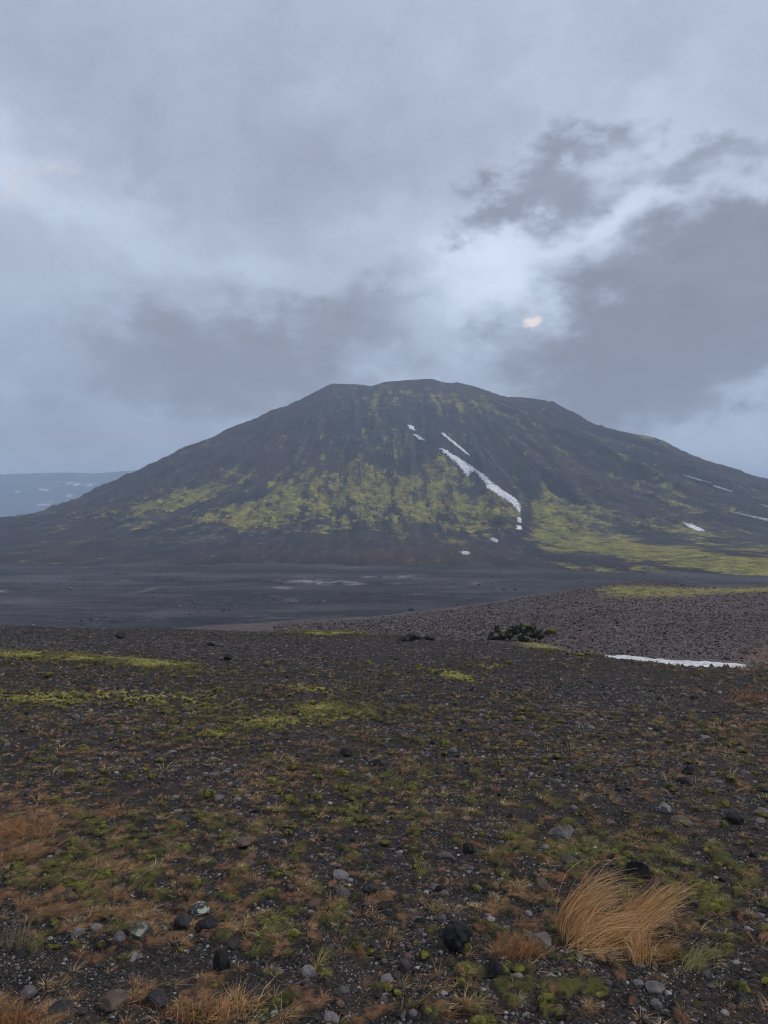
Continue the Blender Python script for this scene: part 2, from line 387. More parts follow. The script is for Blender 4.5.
# ------------------------------------------------------------------ plain
ny, nx = 420, 420
yp = np.exp(np.linspace(math.log(150), math.log(9000), ny)); ap = np.linspace(-1.3, 1.3, nx)
X = ap[None, :]*(yp[:, None]+60); Y = np.repeat(yp[:, None], nx, 1)
Zp = -40 + .5*fbm(X/60, Y/60, 5, 61)*np.clip(1-(Y-600)/3000, 0, 1) + .25*fbm(X/12, Y/12, 3, 62)*(Y < 900)
px, row = proj(X, Y, Zp)
pn = fbm(X/16, Y/34, 4, 63)
pale = np.clip((blob(px, row, 335, 583, 42, 4, 3)*1.0+blob(px, row, 280, 588, 18, 1.6)*.7+blob(px, row, 2, 591, 10, 1.5)+blob(px, row, 478, 583, 14, 2.5)*.9+blob(px, row, 395, 577, 40, 1.8)*.5)*1.5+pn*1.0-.55, 0, 1)
pale = np.clip(pale*ss(-.35,.25,fbm(X/7, Y/16, 4, 67))+.10*ss(0, .5, fbm(X/60, Y/40, 3, 65)+blob(px, row, 150, 580, 300, 2.5)*.4-.2), 0, 1)
gp = np.clip(blob(px, row, 520, 562, 90, 5)*.9+fbm(X/20, Y/20, 3, 66)*.5-.2, 0, 1)*0
tag(mesh_obj('plain', np.stack([X, Y, Zp], -1).reshape(-1, 3), grid_faces(ny, nx), M_plain, smooth=True,
    attrs={'pale': ('FLOAT', pale.ravel()), 'green': ('FLOAT', gp.ravel())}), 'flat black sand plain below the mountain', kind='structure')

# ------------------------------------------------------------------ mountain mesh
def nonuni(segs):
    out = []
    for a, b_, n in segs: out.append(np.linspace(a, b_, n, endpoint=False))
    out.append([segs[-1][1]]); return np.concatenate(out)
xm = nonuni([(-2600, -1000, 110), (-1000, 1050, 760), (1050, 3000, 150)])
ym = nonuni([(330, 560, 60), (560, 1560, 480), (1560, 3000, 60)])
Xm, Ym = np.meshgrid(xm, ym); Zm, Um, Rm = mtn(Xm, Ym)
px, row = proj(Xm, Ym, Zm)
mb = -.55
for (cx, cy, rx, ry, an, am) in [(430, 508, 95, 32, 0, .80), (340, 500, 70, 30, -10, .62), (395, 480, 90, 20, 0, .3), (235, 519, 55, 12, -6, 1.0), (275, 500, 50, 20, -25, .55), (145, 507, 80, 10, -14, .85), (205, 490, 50, 12, -28, .65), (235, 478, 30, 7, -28, .3),
        (405, 394, 50, 10, 8, .55), (372, 420, 18, 28, 0, .5), (395, 450, 20, 30, 10, .3), (350, 460, 25, 25, 0, .2), (455, 400, 40, 8, 25, .5), (440, 470, 14, 26, -10, .4), (500, 410, 40, 6, 25, .35),
        (560, 522, 42, 24, 15, .95), (545, 500, 25, 20, 0, .4), (640, 549, 80, 9, 9, 1.6), (735, 564, 120, 9, 5, 1.8), (575, 545, 40, 14, 10, .75), (490, 520, 40, 25, 0, .35), (690, 532, 110, 9, 12, .7), (635, 433, 45, 3, 22, .8), (560, 440, 100, 25, 28, .28), (690, 500, 110, 30, 22, .36), (575, 566, 55, 4, 5, 1.0), (445, 460, 30, 30, 0, .2)]:
    mb = mb + am*blob(px, row, cx, cy, rx, ry, an)
mb = mb - .9*blob(px, row, 526, 515, 8, 38, 15) - 1.0*blob(px, row, 505, 550, 8, 14, 35) - .5*blob(px, row, 400, 557, 300, 8) - .3*blob(px, row, 420, 465, 60, 14, 0)
moss = np.clip(.32 + mb + .40*fbm(Xm/30, Ym/30, 4, 71) + .50*fbm(Um/16, Rm/90, 3, 72), 0, 1)
rust = np.clip(blob(px, row, 420, 553, 90, 8)*1.0 + blob(px, row, 590, 480, 70, 22, 30)*.6 + blob(px, row, 60, 552, 20, 5)*.6 + .25*fbm(Xm/80, Ym/80, 3, 73), 0, 1)*1.0
tag(mesh_obj('mountain', np.stack([Xm, Ym, Zm], -1).reshape(-1, 3), grid_faces(len(ym), len(xm)), M_mtn, smooth=True,
    attrs={'moss': ('FLOAT', moss.ravel()), 'rust': ('FLOAT', rust.ravel()), 'flow': ('FLOAT_VECTOR', np.stack([Um, Rm, Um*0], -1).reshape(-1, 3))}),
    'dark volcanic cone with patches of yellow green moss', kind='structure')

# ------------------------------------------------------------------ far hills
xf = np.linspace(-6500, -600, 260); yf = np.linspace(4300, 6500, 90)
Xf, Yf = np.meshgrid(xf, yf)
hz = np.interp(Xf/5000*F+CX, [-560, -200, 0, 60, 90, 120, 145, 200, 300], [380, 320, 258, 268, 262, 280, 292, 240, 60])
prof = ss(4300, 5050, Yf)*(1-ss(5400, 6500, Yf))
prof = prof + .10*fbm(Xf/500, Yf/500, 5, 81)*np.sin(np.pi*prof)
Zf = -60 + (hz+62+6*fbm(Xf/300, Yf/900, 4, 82))*prof
tag(mesh_obj('hills', np.stack([Xf, Yf, Zf], -1).reshape(-1, 3), grid_faces(90, 260), M_far, smooth=True), 'distant blue hills flecked with snow', kind='structure')

# ------------------------------------------------------------------ snow
def drape(name, poly, mat, label, group, hitf, lift, step=.5, rough=.9, seed=0, cat='snow patch'):
    """poly: list of outline points in the picture, laid on the land where it lies"""
    P_ = np.array(poly, float); x0, y0 = P_.min(0)-1; x1, y1 = P_.max(0)+1
    gx = np.arange(x0, x1+step, step); gy = np.arange(y0, y1+step*.5, step*.5)
    GX, GY = np.meshgrid(gx, gy)
    WX = GX + rough*fbm(GX/2.2, GY/1.4, 4, seed+5, .7)*3.2; WY = GY + rough*fbm(GX/2.2+9, GY/1.4, 4, seed+6, .7)*1.8
    ins = np.zeros(GX.shape, bool); n = len(P_); j = n-1
    for i in range(n):
        xi, yi = P_[i]; xj, yj = P_[j]
        c = ((yi > WY) != (yj > WY)) & (WX < (xj-xi)*(WY-yi)/(yj-yi+1e-12)+xi); ins ^= c; j = i
    ii, jj = np.nonzero(ins[:-1, :-1])
    if len(ii) == 0: return None
    nc_ = len(gx); q = ii*nc_+jj
    f = np.stack([q, q+nc_, q+nc_+1, q+1], -1)
    used, inv = np.unique(f, return_inverse=True); f = inv.reshape(-1, 4)
    cnt = np.bincount(f.ravel(), minlength=len(used))
    pts = hitf(GX.ravel()[used], GY.ravel()[used])
    c0 = pts.mean(0)
    top = pts.copy(); top[:, 2] += np.where(cnt == 4, lift, lift*.45)
    nv = len(used)
    bot = pts.copy(); bot[:, 2] -= lift*1.0
    e = {}
    for q4 in f:
        for a_, b_ in ((0, 1), (1, 2), (2, 3), (3, 0)):
            k = (q4[a_], q4[b_])
            if (k[1], k[0]) in e: del e[(k[1], k[0])]
            else: e[k] = 1
    sk = np.array([[b_, a_, a_+nv, b_+nv] for a_, b_ in e])
    Vv = np.concatenate([top, bot])-c0
    o = mesh_obj(name, Vv, np.concatenate([f, sk]), mat, smooth=True); o.location = c0
    return tag(o, label, cat, group)
G_S = 'snow streaks on the mountain'
drape('snow_streak', [(438, 447), (446, 450.5), (456, 456.5), (466, 463), (474, 468), (476, 471), (471, 472), (467, 476), (462, 469), (455, 462), (446, 454)], M_snow, 'broad white snow streak at the top of the long gully on the mountain', G_S, hit_m, .7, seed=1)
drape('snow_streak', [(475, 469), (484, 475), (490, 481), (498, 487), (507, 493), (515, 498), (520, 506), (520.5, 513), (517, 510), (511, 502.5), (503, 498), (494, 492), (487, 488), (485, 482), (479, 476)], M_snow, 'long white snow streak running down the lower half of the mountain gully', G_S, hit_m, .7, seed=2)
drape('snow_streak', [(517, 517), (521, 518), (521, 523), (517, 522)], M_snow, 'tiny snow spot just below the long streak in the gully', G_S, hit_m, .6, step=.4, rough=.45, seed=3)
drape('snow_streak', [(516, 525), (521, 526), (522, 530), (517, 529)], M_snow, 'tiny snow spot lowest in the mountain gully', G_S, hit_m, .6, step=.4, rough=.45, seed=4)
drape('snow_streak', [(440, 432), (444, 433.5), (456, 443), (470, 455), (468, 455.5), (450, 441)], M_snow, 'thin slanting snow streak above the broad one on the mountain', G_S, hit_m, .6, step=.4, rough=.4, seed=5)
drape('snow_streak', [(407, 424), (413, 426), (415, 431), (409, 428)], M_snow, 'small snow spot highest on the mountain face', G_S, hit_m, .6, step=.4, rough=.45, seed=6)
drape('snow_streak', [(413, 434), (418, 435), (424, 440), (418, 439)], M_snow, 'small snow spot second from the top of the mountain face', G_S, hit_m, .6, step=.4, rough=.45, seed=7)
drape('snow_streak', [(488, 538), (493, 537.5), (498, 540), (497, 543), (493, 541.5)], M_dsnow, 'small snow patch at the foot of the mountain beside the moss', G_S, hit_m, .6, step=.4, rough=.45, seed=8)
drape('snow_streak', [(459, 552), (463, 551), (468, 551.5), (470, 553), (467, 555), (463, 554.5)], M_dsnow, 'small snow patch on reddish ground at the foot of the mountain', G_S, hit_m, .6, step=.4, rough=.45, seed=9)
drape('snow_streak', [(682, 522), (690, 524), (698, 527), (705, 531), (698, 531), (688, 527)], M_snow, 'short snow streak low on the right flank of the mountain', G_S, hit_m, .6, step=.4, rough=.45, seed=10)
drape('snow_streak', [(728, 510.5), (740, 513), (768, 519), (790, 523), (768, 521), (742, 515)], M_dsnow, 'thin snow streak on the right flank by the edge of the photo', G_S, hit_m, .6, step=.4, rough=.45, seed=11)
drape('snow_streak', [(758, 504), (775, 507), (790, 510), (770, 508)], M_dsnow, 'thin snow streak on the right flank, the higher of the two at the edge', G_S, hit_m, .6, step=.4, rough=.45, seed=12)
drape('snow_streak', [(681, 474), (700, 479), (712, 483), (697, 480)], M_dsnow, 'faint thin snow line high on the right flank', G_S, hit_m, .4, step=.4, rough=.15, seed=13)
drape('snow_streak', [(714, 485), (733, 491), (731, 492), (712, 486)], M_dsnow, 'faint thin snow line on the right flank below the highest line', G_S, hit_m, .4, step=.4, rough=.15, seed=14)

# snow in the hollow: found by depth along the picture ray just under the ridge foot
def hit_hollow(px, row):
    a = (px-CX)/F; y = np.interp(row, [655, 660, 666, 672], [50, 45, 41.5, 39]); 
    return a*y, y, float(ground_z(np.array([a*y]), np.array([y]))[0])
us = np.linspace(605, 746, 90)
ny_ = 14
top_y = np.interp(us, [605, 625, 660, 700, 746], [44.8, 45.8, 44.6, 43.6, 41.4])+.7*fbm(us/9, us*0, 4, 91)
bot_y = np.interp(us, [605, 615, 650, 700, 746], [44.4, 39, 37, 38.5, 41.2])+.4*fbm(us/9, us*0+7, 3, 92)
V = []
for k in range(ny_):
    f = k/(ny_-1); yy = bot_y+(top_y-bot_y)*f; xx = (us-CX)/F*yy
    V.append(np.stack([xx, yy, ground_z(xx, yy)+.26*(math.sin(math.pi*f)**.5)+.0], -1))
    if k in (0, ny_-1): V[-1][:, 2] -= .15
V = np.array(V).reshape(-1, 3); c0 = V.mean(0)
o = mesh_obj('snow_patch', V-c0, grid_faces(ny_, 90), M_nsnow, smooth=True); o.location = c0
tag(o, 'long flat white snow patch lying in the hollow below the gravel ridge', 'snow patch')

# ------------------------------------------------------------------ stones
def ico(sub=0):
    p = (1+5**.5)/2
    v = np.array([(-1, p, 0), (1, p, 0), (-1, -p, 0), (1, -p, 0), (0, -1, p), (0, 1, p), (0, -1, -p), (0, 1, -p), (p, 0, -1), (p, 0, 1), (-p, 0, -1), (-p, 0, 1)], float)
    f = [(0, 11, 5), (0, 5, 1), (0, 1, 7), (0, 7, 10), (0, 10, 11), (1, 5, 9), (5, 11, 4), (11, 10, 2), (10, 7, 6), (7, 1, 8), (3, 9, 4), (3, 4, 2), (3, 2, 6), (3, 6, 8), (3, 8, 9), (4, 9, 5), (2, 4, 11), (6, 2, 10), (8, 6, 7), (9, 8, 1)]
    v = [tuple(q/np.linalg.norm(q)) for q in v]
    for _ in range(sub):
        ca = {}; nf = []
        def mid(a, b_):
            k = (min(a, b_), max(a, b_))
            if k not in ca:
                q = (np.array(v[a])+np.array(v[b_])); v.append(tuple(q/np.linalg.norm(q))); ca[k] = len(v)-1
            return ca[k]
        for a, b_, c in f:
            x, y, z = mid(a, b_), mid(b_, c), mid(c, a); nf += [(a, x, z), (b_, y, x), (c, z, y), (x, y, z)]
        f = nf
    return np.array(v), np.array(f)
def rock_shape(sub, seed, cuts=9, rough=.12, lo=.55, hi=.9):
    r = np.random.default_rng(seed); v, f = ico(sub)
    for _ in range(cuts):      # planar cuts make facets
        n = r.normal(size=3); n /= np.linalg.norm(n); d = r.uniform(lo, hi)
        k = v@n; v = v-np.maximum(k-d, 0)[:, None]*n
    if rough:
        ph = r.uniform(0, 9, 6)
        s = fbm(v[:, 0]*2.2+ph[0]+v[:, 2]*1.3, v[:, 1]*2.2+ph[1]-v[:, 2]*1.7, 4, seed)
        v = v*(1+rough*s)[:, None]
    return v, f
def rot(n, r):
    q = r.normal(size=(n, 4)); q /= np.linalg.norm(q, axis=1)[:, None]
    a, b_, c, d = q.T
    return np.stack([np.stack([1-2*(c*c+d*d), 2*(b_*c-a*d), 2*(b_*d+a*c)], -1), np.stack([2*(b_*c+a*d), 1-2*(b_*b_+d*d), 2*(c*d-a*b_)], -1), np.stack([2*(b_*d-a*c), 2*(c*d+a*b_), 1-2*(b_*b_+c*c)], -1)], 1)
SH0 = [rock_shape(0, 100+i, 4, 0, .6, .95) for i in range(24)]
SH1 = [rock_shape(1, 200+i, 7, .10) for i in range(24)]
def stone_colors(n, r, pale=.05, red=.12, dim=1.0):
    k = r.random(n); v = r.random(n)[:, None]
    dark = np.array([.008, .008, .009])+v*np.array([.045, .041, .043])
    lil = np.array([.08, .072, .076])+v**2*np.array([.20, .185, .195])
    lil = lil*dim
    rd = np.array([.055, .032, .026])+v*np.array([.09, .055, .045])
    pl = np.array([.22, .21, .2])+v*np.array([.16, .16, .15])
    c = dark.copy()
    m_ = k > .56; c[m_] = lil[m_]
    m_ = (k > .56-red) & (k <= .56); c[m_] = rd[m_]
    m_ = k > 1-pale; c[m_] = pl[m_]
    return np.concatenate([c, np.ones((n, 1))], 1)
def scatter(name, pts, size, shapes, r, label, flat=.6, pale=.05, red=.12, sink=.25, mat=None, dim=1.0):
    n = len(pts); which = r.integers(0, len(shapes), n); R = rot(n, r)
    Vs = []; Fs = []; Cs = []; off = 0; colr = stone_colors(n, r, pale, red, dim)
    sc = size[:, None]*.5*np.stack([r.uniform(.7, 1.25, n), r.uniform(.7, 1.25, n), r.uniform(.7, 1.1, n)*flat*1.2], -1)
    yaw = r.uniform(0, 2*np.pi, n)
    for s in range(len(shapes)):
        k = np.nonzero(which == s)[0]
        if len(k) == 0: continue
        v, f = shapes[s]; nv = len(v)
        w = np.einsum('nij,vj->nvi', R[k], v)*sc[k][:, None, :]
        cy, sy = np.cos(yaw[k])[:, None], np.sin(yaw[k])[:, None]
        wx = w[..., 0]*cy-w[..., 1]*sy; wy = w[..., 0]*sy+w[..., 1]*cy
        w = np.stack([wx, wy, w[..., 2]], -1)+pts[k][:, None, :]
        w[..., 2] += (sc[k][:, 2]*(1-2*sink))[:, None]
        Vs.append(w.reshape(-1, 3)); Fs.append((f[None]+(np.arange(len(k))*nv)[:, None, None]).reshape(-1, 3)+off)
        Cs.append(np.repeat(colr[k], nv, 0)); off += len(k)*nv
    o = mesh_obj(name, np.concatenate(Vs), np.concatenate(Fs), mat or M_stone, attrs={'tone': ('FLOAT_COLOR', np.concatenate(Cs))})
    return tag(o, label, kind='stuff')
def sample_ground(n, y0, y1, a0=-.6, a1=.6, power=1.0):
    # uniform over the ground area of the wedge in front of the camera
    y = np.sqrt(rng.uniform(y0*y0, y1*y1, n)); x = rng.uniform(a0, a1, n)*(y+.3)
    return x, y
def front_of_edge(x, y):
    a = np.clip(x/np.maximum(y, 10), -.9, .9); return y < np.interp(a, EDGE_A, EDGE_Y)*1.06
for ci, (s, y1, cov, shp) in enumerate([(.0065, 4.6, .22, SH0), (.010, 7.5, .26, SH0), (.018, 14, .16, SH0), (.032, 26, .17, SH1), (.06, 40, .12, SH1)]):
    y0 = 2.0; area = .6*(y1*y1-y0*y0); n = int(cov*area/(s*s))
    x, y = sample_ground(n, y0, y1)
    g_, r_ = veg(x, y); bare_ = .75*blob(*proj(x, y, ground_z(x, y, False)), 630, 672, 150, 14, 5)
    clus = ss(-.45, .25, fbm(x*1.3/(1+ci*.2), y*1.3/(1+ci*.2), 4, 300+ci)+.5*ss(7, 12, y)) if ci > 0 else 1
    k = (rng.random(n) > np.clip(g_*1.0+r_*.55+bare_, 0, .96)) & (rng.random(n) < clus) & front_of_edge(x, y); x, y = x[k], y[k]
    n = len(x); z = ground_z(x, y); size = s*np.exp(rng.normal(0, .3, n))
    scatter('gravel', np.stack([x, y, z], -1), size, shp, rng, 'loose dark volcanic gravel of the near ground', pale=[.06, .06, .04, .02, .01][ci], dim=[1.1, 1.1, 1.1, .95, .8][ci], sink=[.25, .3, .38, .45, .45][ci])
# ridge stones
for s, y0, y1, cov in ((.07, 36, 70, .16), (.11, 36, 118, .12), (.2, 38, 122, .02)):
    n = int(cov*.36*(y1*y1-y0*y0)/(s*s)); y = np.sqrt(rng.uniform(y0*y0, y1*y1, n)); x = rng.uniform(-.15, .6, n)*y
    g_, r_ = veg(x, y); k = (rng.random(n) > g_*.9)
    inh = (y < 46) & (x/y > .28) & (x/y < .5); k &= ~inh
    x, y = x[k], y[k]; n = len(x)
    scatter('rubble', np.stack([x, y, ground_z(x, y)], -1), s*np.exp(rng.normal(0, .35, n)), SH0, rng, 'stones covering the low gravel ridge', pale=.03, red=.25, dim=1.15)
# boulders out on the plain
n = 5000; y = rng.uniform(250, 620, n); x = rng.uniform(-.6, .6, n)*y
k = fbm(x/50, y/50, 3, 95) + .8*blob(*proj(x, y, -40), 470, 580, 40, 5)+.4*blob(*proj(x, y, -40), 370, 578, 60, 2.5) > .22; x, y = x[k], y[k]; n = len(x)
scatter('rubble', np.stack([x, y, np.full(n, -40.)+.3*fbm(x/60, y/60, 5, 61)], -1), .55*np.exp(rng.normal(0, .5, n)), SH0, rng, 'scattered boulders on the black plain', pale=.02)

# ------------------------------------------------------------------ moss and dry grass cover
def blades(name, x, y, z, h, w, colr, label, lean=.5, segs=1, dirbias=None, mat=None, sink=.003, parent=None):
    n = len(x); yaw = rng.uniform(0, 2*np.pi, n); d = rng.uniform(0, 2*np.pi, n)
    lx = np.cos(d)*lean*rng.random(n); ly = np.sin(d)*lean*rng.random(n)
    if dirbias is not None: lx = lx+dirbias[0]; ly = ly+dirbias[1]
    wx, wy = np.cos(yaw)*w*.5, np.sin(yaw)*w*.5
    base = np.stack([x, y, z-sink], -1); side = np.stack([wx, wy, wx*0], -1)
    if segs == 1:
        tip = base+np.stack([lx*h, ly*h, h], -1)
        V = np.stack([base-side, base+side, tip], 1).reshape(-1, 3); Fc = np.arange(3*n).reshape(n, 3); nv = 3
    else:
        rows = []
        for k in range(segs+1):
            f = k/segs
            c = base+np.stack([lx*h*f**1.7, ly*h*f**1.7, h*(f-.35*f*f*np.hypot(lx, ly))], -1)
            wd = (1-f**2*.9)
            rows += [c-side*wd, c+side*wd]
        V = np.stack(rows, 1).reshape(-1, 3); nv = 2*(segs+1)
        q = np.concatenate([np.array([[2*k, 2*k+1, 2*k+3], [2*k, 2*k+3, 2*k+2]]) for k in range(segs)])
        Fc = (q[None]+(np.arange(n)*nv)[:, None, None]).reshape(-1, 3)
    o = mesh_obj(name, V, Fc, mat or M_blade, parent=parent, attrs={'tone': ('FLOAT_COLOR', np.repeat(colr, nv, 0))})
    if label: tag(o, label, kind='stuff')
    return o
def mixc(a, b_, t_):
    c = np.array(a)[None]*(1-t_[:, None])+np.array(b_)[None]*t_[:, None]
    return np.concatenate([c, np.ones((len(t_), 1))], 1)
for (y0, y1, h, n) in ((2.0, 5.5, .011, 420000), (5.5, 11, .018, 420000), (11, 39, .035, 420000)):
    x, y = sample_ground(n, y0, y1)
    g_, r_ = veg(x, y)
    g_ = g_*ss(-.1, .3, fbm(x*13, y*13, 3, 25)+.05)
    k = (rng.random(n) < g_*.8) & front_of_edge(x, y); x, y, gk = x[k], y[k], g_[k]; n = len(x)
    z = ground_z(x, y) + cover_h(y, gk, 0)*.85 + .006*perlin(x*40, y*40, 8)
    t_ = np.clip(rng.normal(.38, .33, n)+.45*fbm(x*6, y*6, 3, 27), 0, 1)
    cl = mixc((.035, .038, .012), (.17, .165, .04), t_)
    bq = brightness(x, y)[:, None]; cl[:, :3] = cl[:, :3]*(1-bq)+(np.array([.30, .275, .07])*(.5+.7*t_[:, None]))*bq
    br = rng.random(n) < (1-bq[:, 0])*np.clip(.35+.6*fbm(x*3.3, y*3.3, 2, 29), .1, .8); cl[br, :3] = np.array([.11, .07, .03])*rng.uniform(.5, 1.6, (br.sum(), 1))
    blades('moss', x, y, z, h*rng.uniform(.5, 1.5, n), h*.42*rng.uniform(.6, 1.4, n), cl, 'low olive green moss growing on the gravel', lean=1.1)
# moss cushions
for (y0, y1, n, sz) in ((2.0, 5.5, 5200, .035), (5.5, 12, 6000, .06), (12, 34, 7000, .12)):
    x, y = sample_ground(n, y0, y1); g_, r_ = veg(x, y)
    k = (rng.random(n) < g_*.9) & front_of_edge(x, y); x, y, g_ = x[k], y[k], g_[k]; n = len(x)
    o = scatter('moss', np.stack([x, y, ground_z(x, y)+cover_h(y, g_, 0)*.6], -1), sz*np.exp(rng.normal(0, .35, n)), SH1, rng, 'olive green moss cushions among the gravel', flat=.5, mat=M_mossc)
# small tufts of dry and half green grass: each tuft a spray of blades of one colour
def tufts(y0, y1, n, nb, h, w, segs, a0=-.6):
    x, y = sample_ground(n, y0, y1, a0); g_, r_ = veg(x, y)
    k = (rng.random(n) < np.clip(r_*.85+g_*.45+.05, 0, 1)) & (front_of_edge(x, y) | (y > 36)); x, y, g_, r_ = x[k], y[k], g_[k], r_[k]; n = len(x)
    hh = h*np.exp(rng.normal(0, .35, n)); t_ = np.clip(rng.normal(.5, .3, n), 0, 1)[:, None]
    kind = rng.random(n)
    c = np.array([.085, .045, .025])*(1-t_)+np.array([.42, .25, .12])*t_
    m_ = kind < .30; c[m_] = (np.array([.14, .10, .05])*(1-t_)+np.array([.50, .38, .20])*t_)[m_]
    m_ = (g_ > r_) & (kind > .35); c[m_] = (np.array([.04, .042, .014])*(1-t_)+np.array([.22, .21, .06])*t_)[m_]
    R3 = lambda a: np.repeat(a, nb, 0)
    N = n*nb; d = rng.uniform(0, 2*np.pi, N); q = np.sqrt(rng.random(N))
    H = R3(hh)*rng.uniform(.55, 1.15, N); rad = R3(hh)*.55*q
    bx = R3(x)+np.cos(d)*rad; by = R3(y)+np.sin(d)*rad; bz = R3(ground_z(x, y)+cover_h(y, g_, r_)*.9)-.004
    out = (.5+1.4*q); lx = np.cos(d)*out+.45; ly = np.sin(d)*out
    rows = []; yaw = rng.uniform(0, np.pi, N); W = w*rng.uniform(.6, 1.3, N)
    for s_ in range(segs+1):
        f = s_/segs; ct = np.stack([bx+lx*H*f**1.6, by+ly*H*f**1.6, bz+H*(f-.45*f*f)], -1)
        wd = (W*(1-.85*f)*.5)[:, None]; sdv = np.stack([np.cos(yaw), np.sin(yaw), yaw*0], -1)*wd
        rows += [ct-sdv, ct+sdv]
    V = np.stack(rows, 1).reshape(-1, 3); nv = 2*(segs+1)
    qf = np.concatenate([np.array([[2*s_, 2*s_+1, 2*s_+3], [2*s_, 2*s_+3, 2*s_+2]]) for s_ in range(segs)])
    Fc = (qf[None]+(np.arange(N)*nv)[:, None, None]).reshape(-1, 3)
    cc = R3(c)*rng.uniform(.65, 1.35, (N, 1)); cc = np.concatenate([cc, np.ones((N, 1))], 1)
    tag(mesh_obj('dry_grass', V, Fc, M_blade, attrs={'tone': ('FLOAT_COLOR', np.repeat(cc, nv, 0))}), 'short tufts of straw brown and olive grass in the gravel', kind='stuff')
tufts(2.0, 5.5, 7000, 34, .026, .0022, 2)
tufts(5.5, 11, 15000, 16, .036, .0045, 2)
tufts(11, 38, 42000, 8, .055, .012, 1)
tufts(37, 100, 9000, 8, .12, .03, 1, .3)
# white lichen flecks
n = 9000; x, y = sample_ground(n, 2.4, 7.5); px, row = proj(x, y, ground_z(x, y))
pr = .03+.9*blob(px, row, 520, 858, 60, 24)+.5*blob(px, row, 600, 850, 60, 14)+.2*blob(px, row, 700, 900, 60, 40)
k = (rng.random(n) < pr*.35) & (fbm(x*9, y*9, 3, 28)+.25 > rng.random(n)*.6); x, y = x[k], y[k]; n = len(x)
V, Fc, off = [], [], 0
pts = np.stack([x, y, ground_z(x, y)+.018], -1)
o = scatter('lichen', pts, .012*np.exp(rng.normal(0, .4, n)), SH0, rng, 'small whitish lichen flecks in the moss', flat=.5, mat=rock_mat('lichen_white', (.3, .31, .27, 1), (.5, .5, .45, 1)))

# ------------------------------------------------------------------ individual rocks
def rock(name, px, row, wpx, hpx, mat, label, seed, group=None, depth=1.0, cuts=10, rough=.14, base=True):
    x, y, z = hit(px, row+hpx*.35)
    k = y/F; w = wpx*k; h = hpx*k*1.05
    v, f = rock_shape(3, seed, cuts, rough)
    v = v-v.mean(0); v = v/np.abs(v).max(0)
    fine = 1+.035*fbm(v[:, 0]*6+seed+v[:, 2]*4, v[:, 1]*6-v[:, 2]*5, 3, seed+3)
    v = v*fine[:, None]*np.array([w/2, w/2*depth, h/2*1.15])
    o = mesh_obj(name, v, f, mat); o.location = (x, y, z+h*.36)
    for p in o.data.polygons: pass
    tag(o, label, 'rock' if name != 'stone' else 'stone', group); return o
R_ = [
 (457, 939, 32, 25, M_black, 'rounded jet black rock left of the big dry grass tussock', 12),
 (495, 972, 19, 17, M_black, 'small black rock beside the green and orange moss tuft at bottom', 7),
 (222, 963, 18, 22, M_black, 'upright black rock below the lichen covered rock, bottom left', 3),
 (198, 913, 24, 15, M_lich, 'dark rock with a white lichen top, left foreground', 4),
 (183, 925, 18, 16, M_dark, 'dark stone leaning against the lichen topped rock', 5),
 (207, 924, 24, 10, M_black, 'low black stone under the lichen topped rock', 31),
 (140, 932, 22, 17, M_green, 'greenish grey rock with lichen in the left foreground', 6),
 (120, 939, 14, 11, M_grey, 'small pinkish grey stone beside the greenish grey rock', 8),
 (255, 997, 25, 19, M_dark, 'dark rock behind the dry grass at the bottom left', 9),
 (157, 1000, 24, 13, M_dark, 'flat dark stone in bare gravel at the bottom left', 10),
 (562, 834, 25, 15, M_grey, 'smooth rounded grey stone above the dry grass tussock', 11),
 (665, 808, 12, 11, M_pale, 'small pale pointed stone in the middle right gravel', 13),
 (682, 822, 22, 7, M_brown, 'flat pale brown stone right of the pale pointed one', 14),
 (639, 871, 25, 17, M_black, 'black rock behind the right lobe of the dry tussock', 15),
 (468, 849, 13, 11, M_black, 'small round black stone in the moss near the grey stone', 16),
 (735, 818, 19, 12, M_dark, 'dark angular stone near the right edge', 17),
 (541, 942, 26, 12, M_grey, 'flat grey stone just left of the dry tussock foot', 18),
 (540, 888, 18, 16, M_brown, 'brownish stone at the upper left side of the dry tussock', 19),
 (370, 889, 16, 9, M_dark, 'low dark stone in the centre foreground', 20),
 (688, 771, 13, 9, M_black, 'black stone in gravel far right of centre', 21),
 (346, 753, 13, 8, M_black, 'black stone in gravel above the centre', 22),
 (377, 763, 9, 6, M_black, 'tiny black stone right of another black stone near the centre', 23),
 (655, 988, 20, 9, M_grey, 'flat grey stone below the small dry grass tufts', 24),
 (30, 993, 16, 10, M_grey, 'light grey slanted stone in the bottom left corner gravel', 25),
 (115, 1001, 32, 12, M_brown, 'wide flat brownish stone half sunk in bottom left gravel', 26),
 (228, 658, 10, 6, M_black, 'black stone on the dark gravel near the moss streak', 27),
 (218, 798, 12, 6, M_grey, 'flat grey stone in the left middle gravel', 28),
 (243, 843, 18, 7, M_brown, 'pale brownish flat stone left of centre', 29),
 (182, 821, 14, 8, M_dark, 'dark stone in gravel by the rusty grass at left', 30),
 (742, 1000, 15, 10, M_dark, 'dark stone in the bottom right corner', 33),
 (120, 636, 12, 6, M_black, 'dark rock on the far edge of the gravel at left', 35),
 (60, 1010, 26, 11, M_dark, 'sunken dark stone near the bottom left corner', 36),
 (430, 638, 13, 6, M_dark, 'dark low rock on the edge right of the dark hummock', 37),
]
for (px, row, w, h, mt, lb, sd) in R_: rock('rock', px, row, w, h, mt, lb, sd)
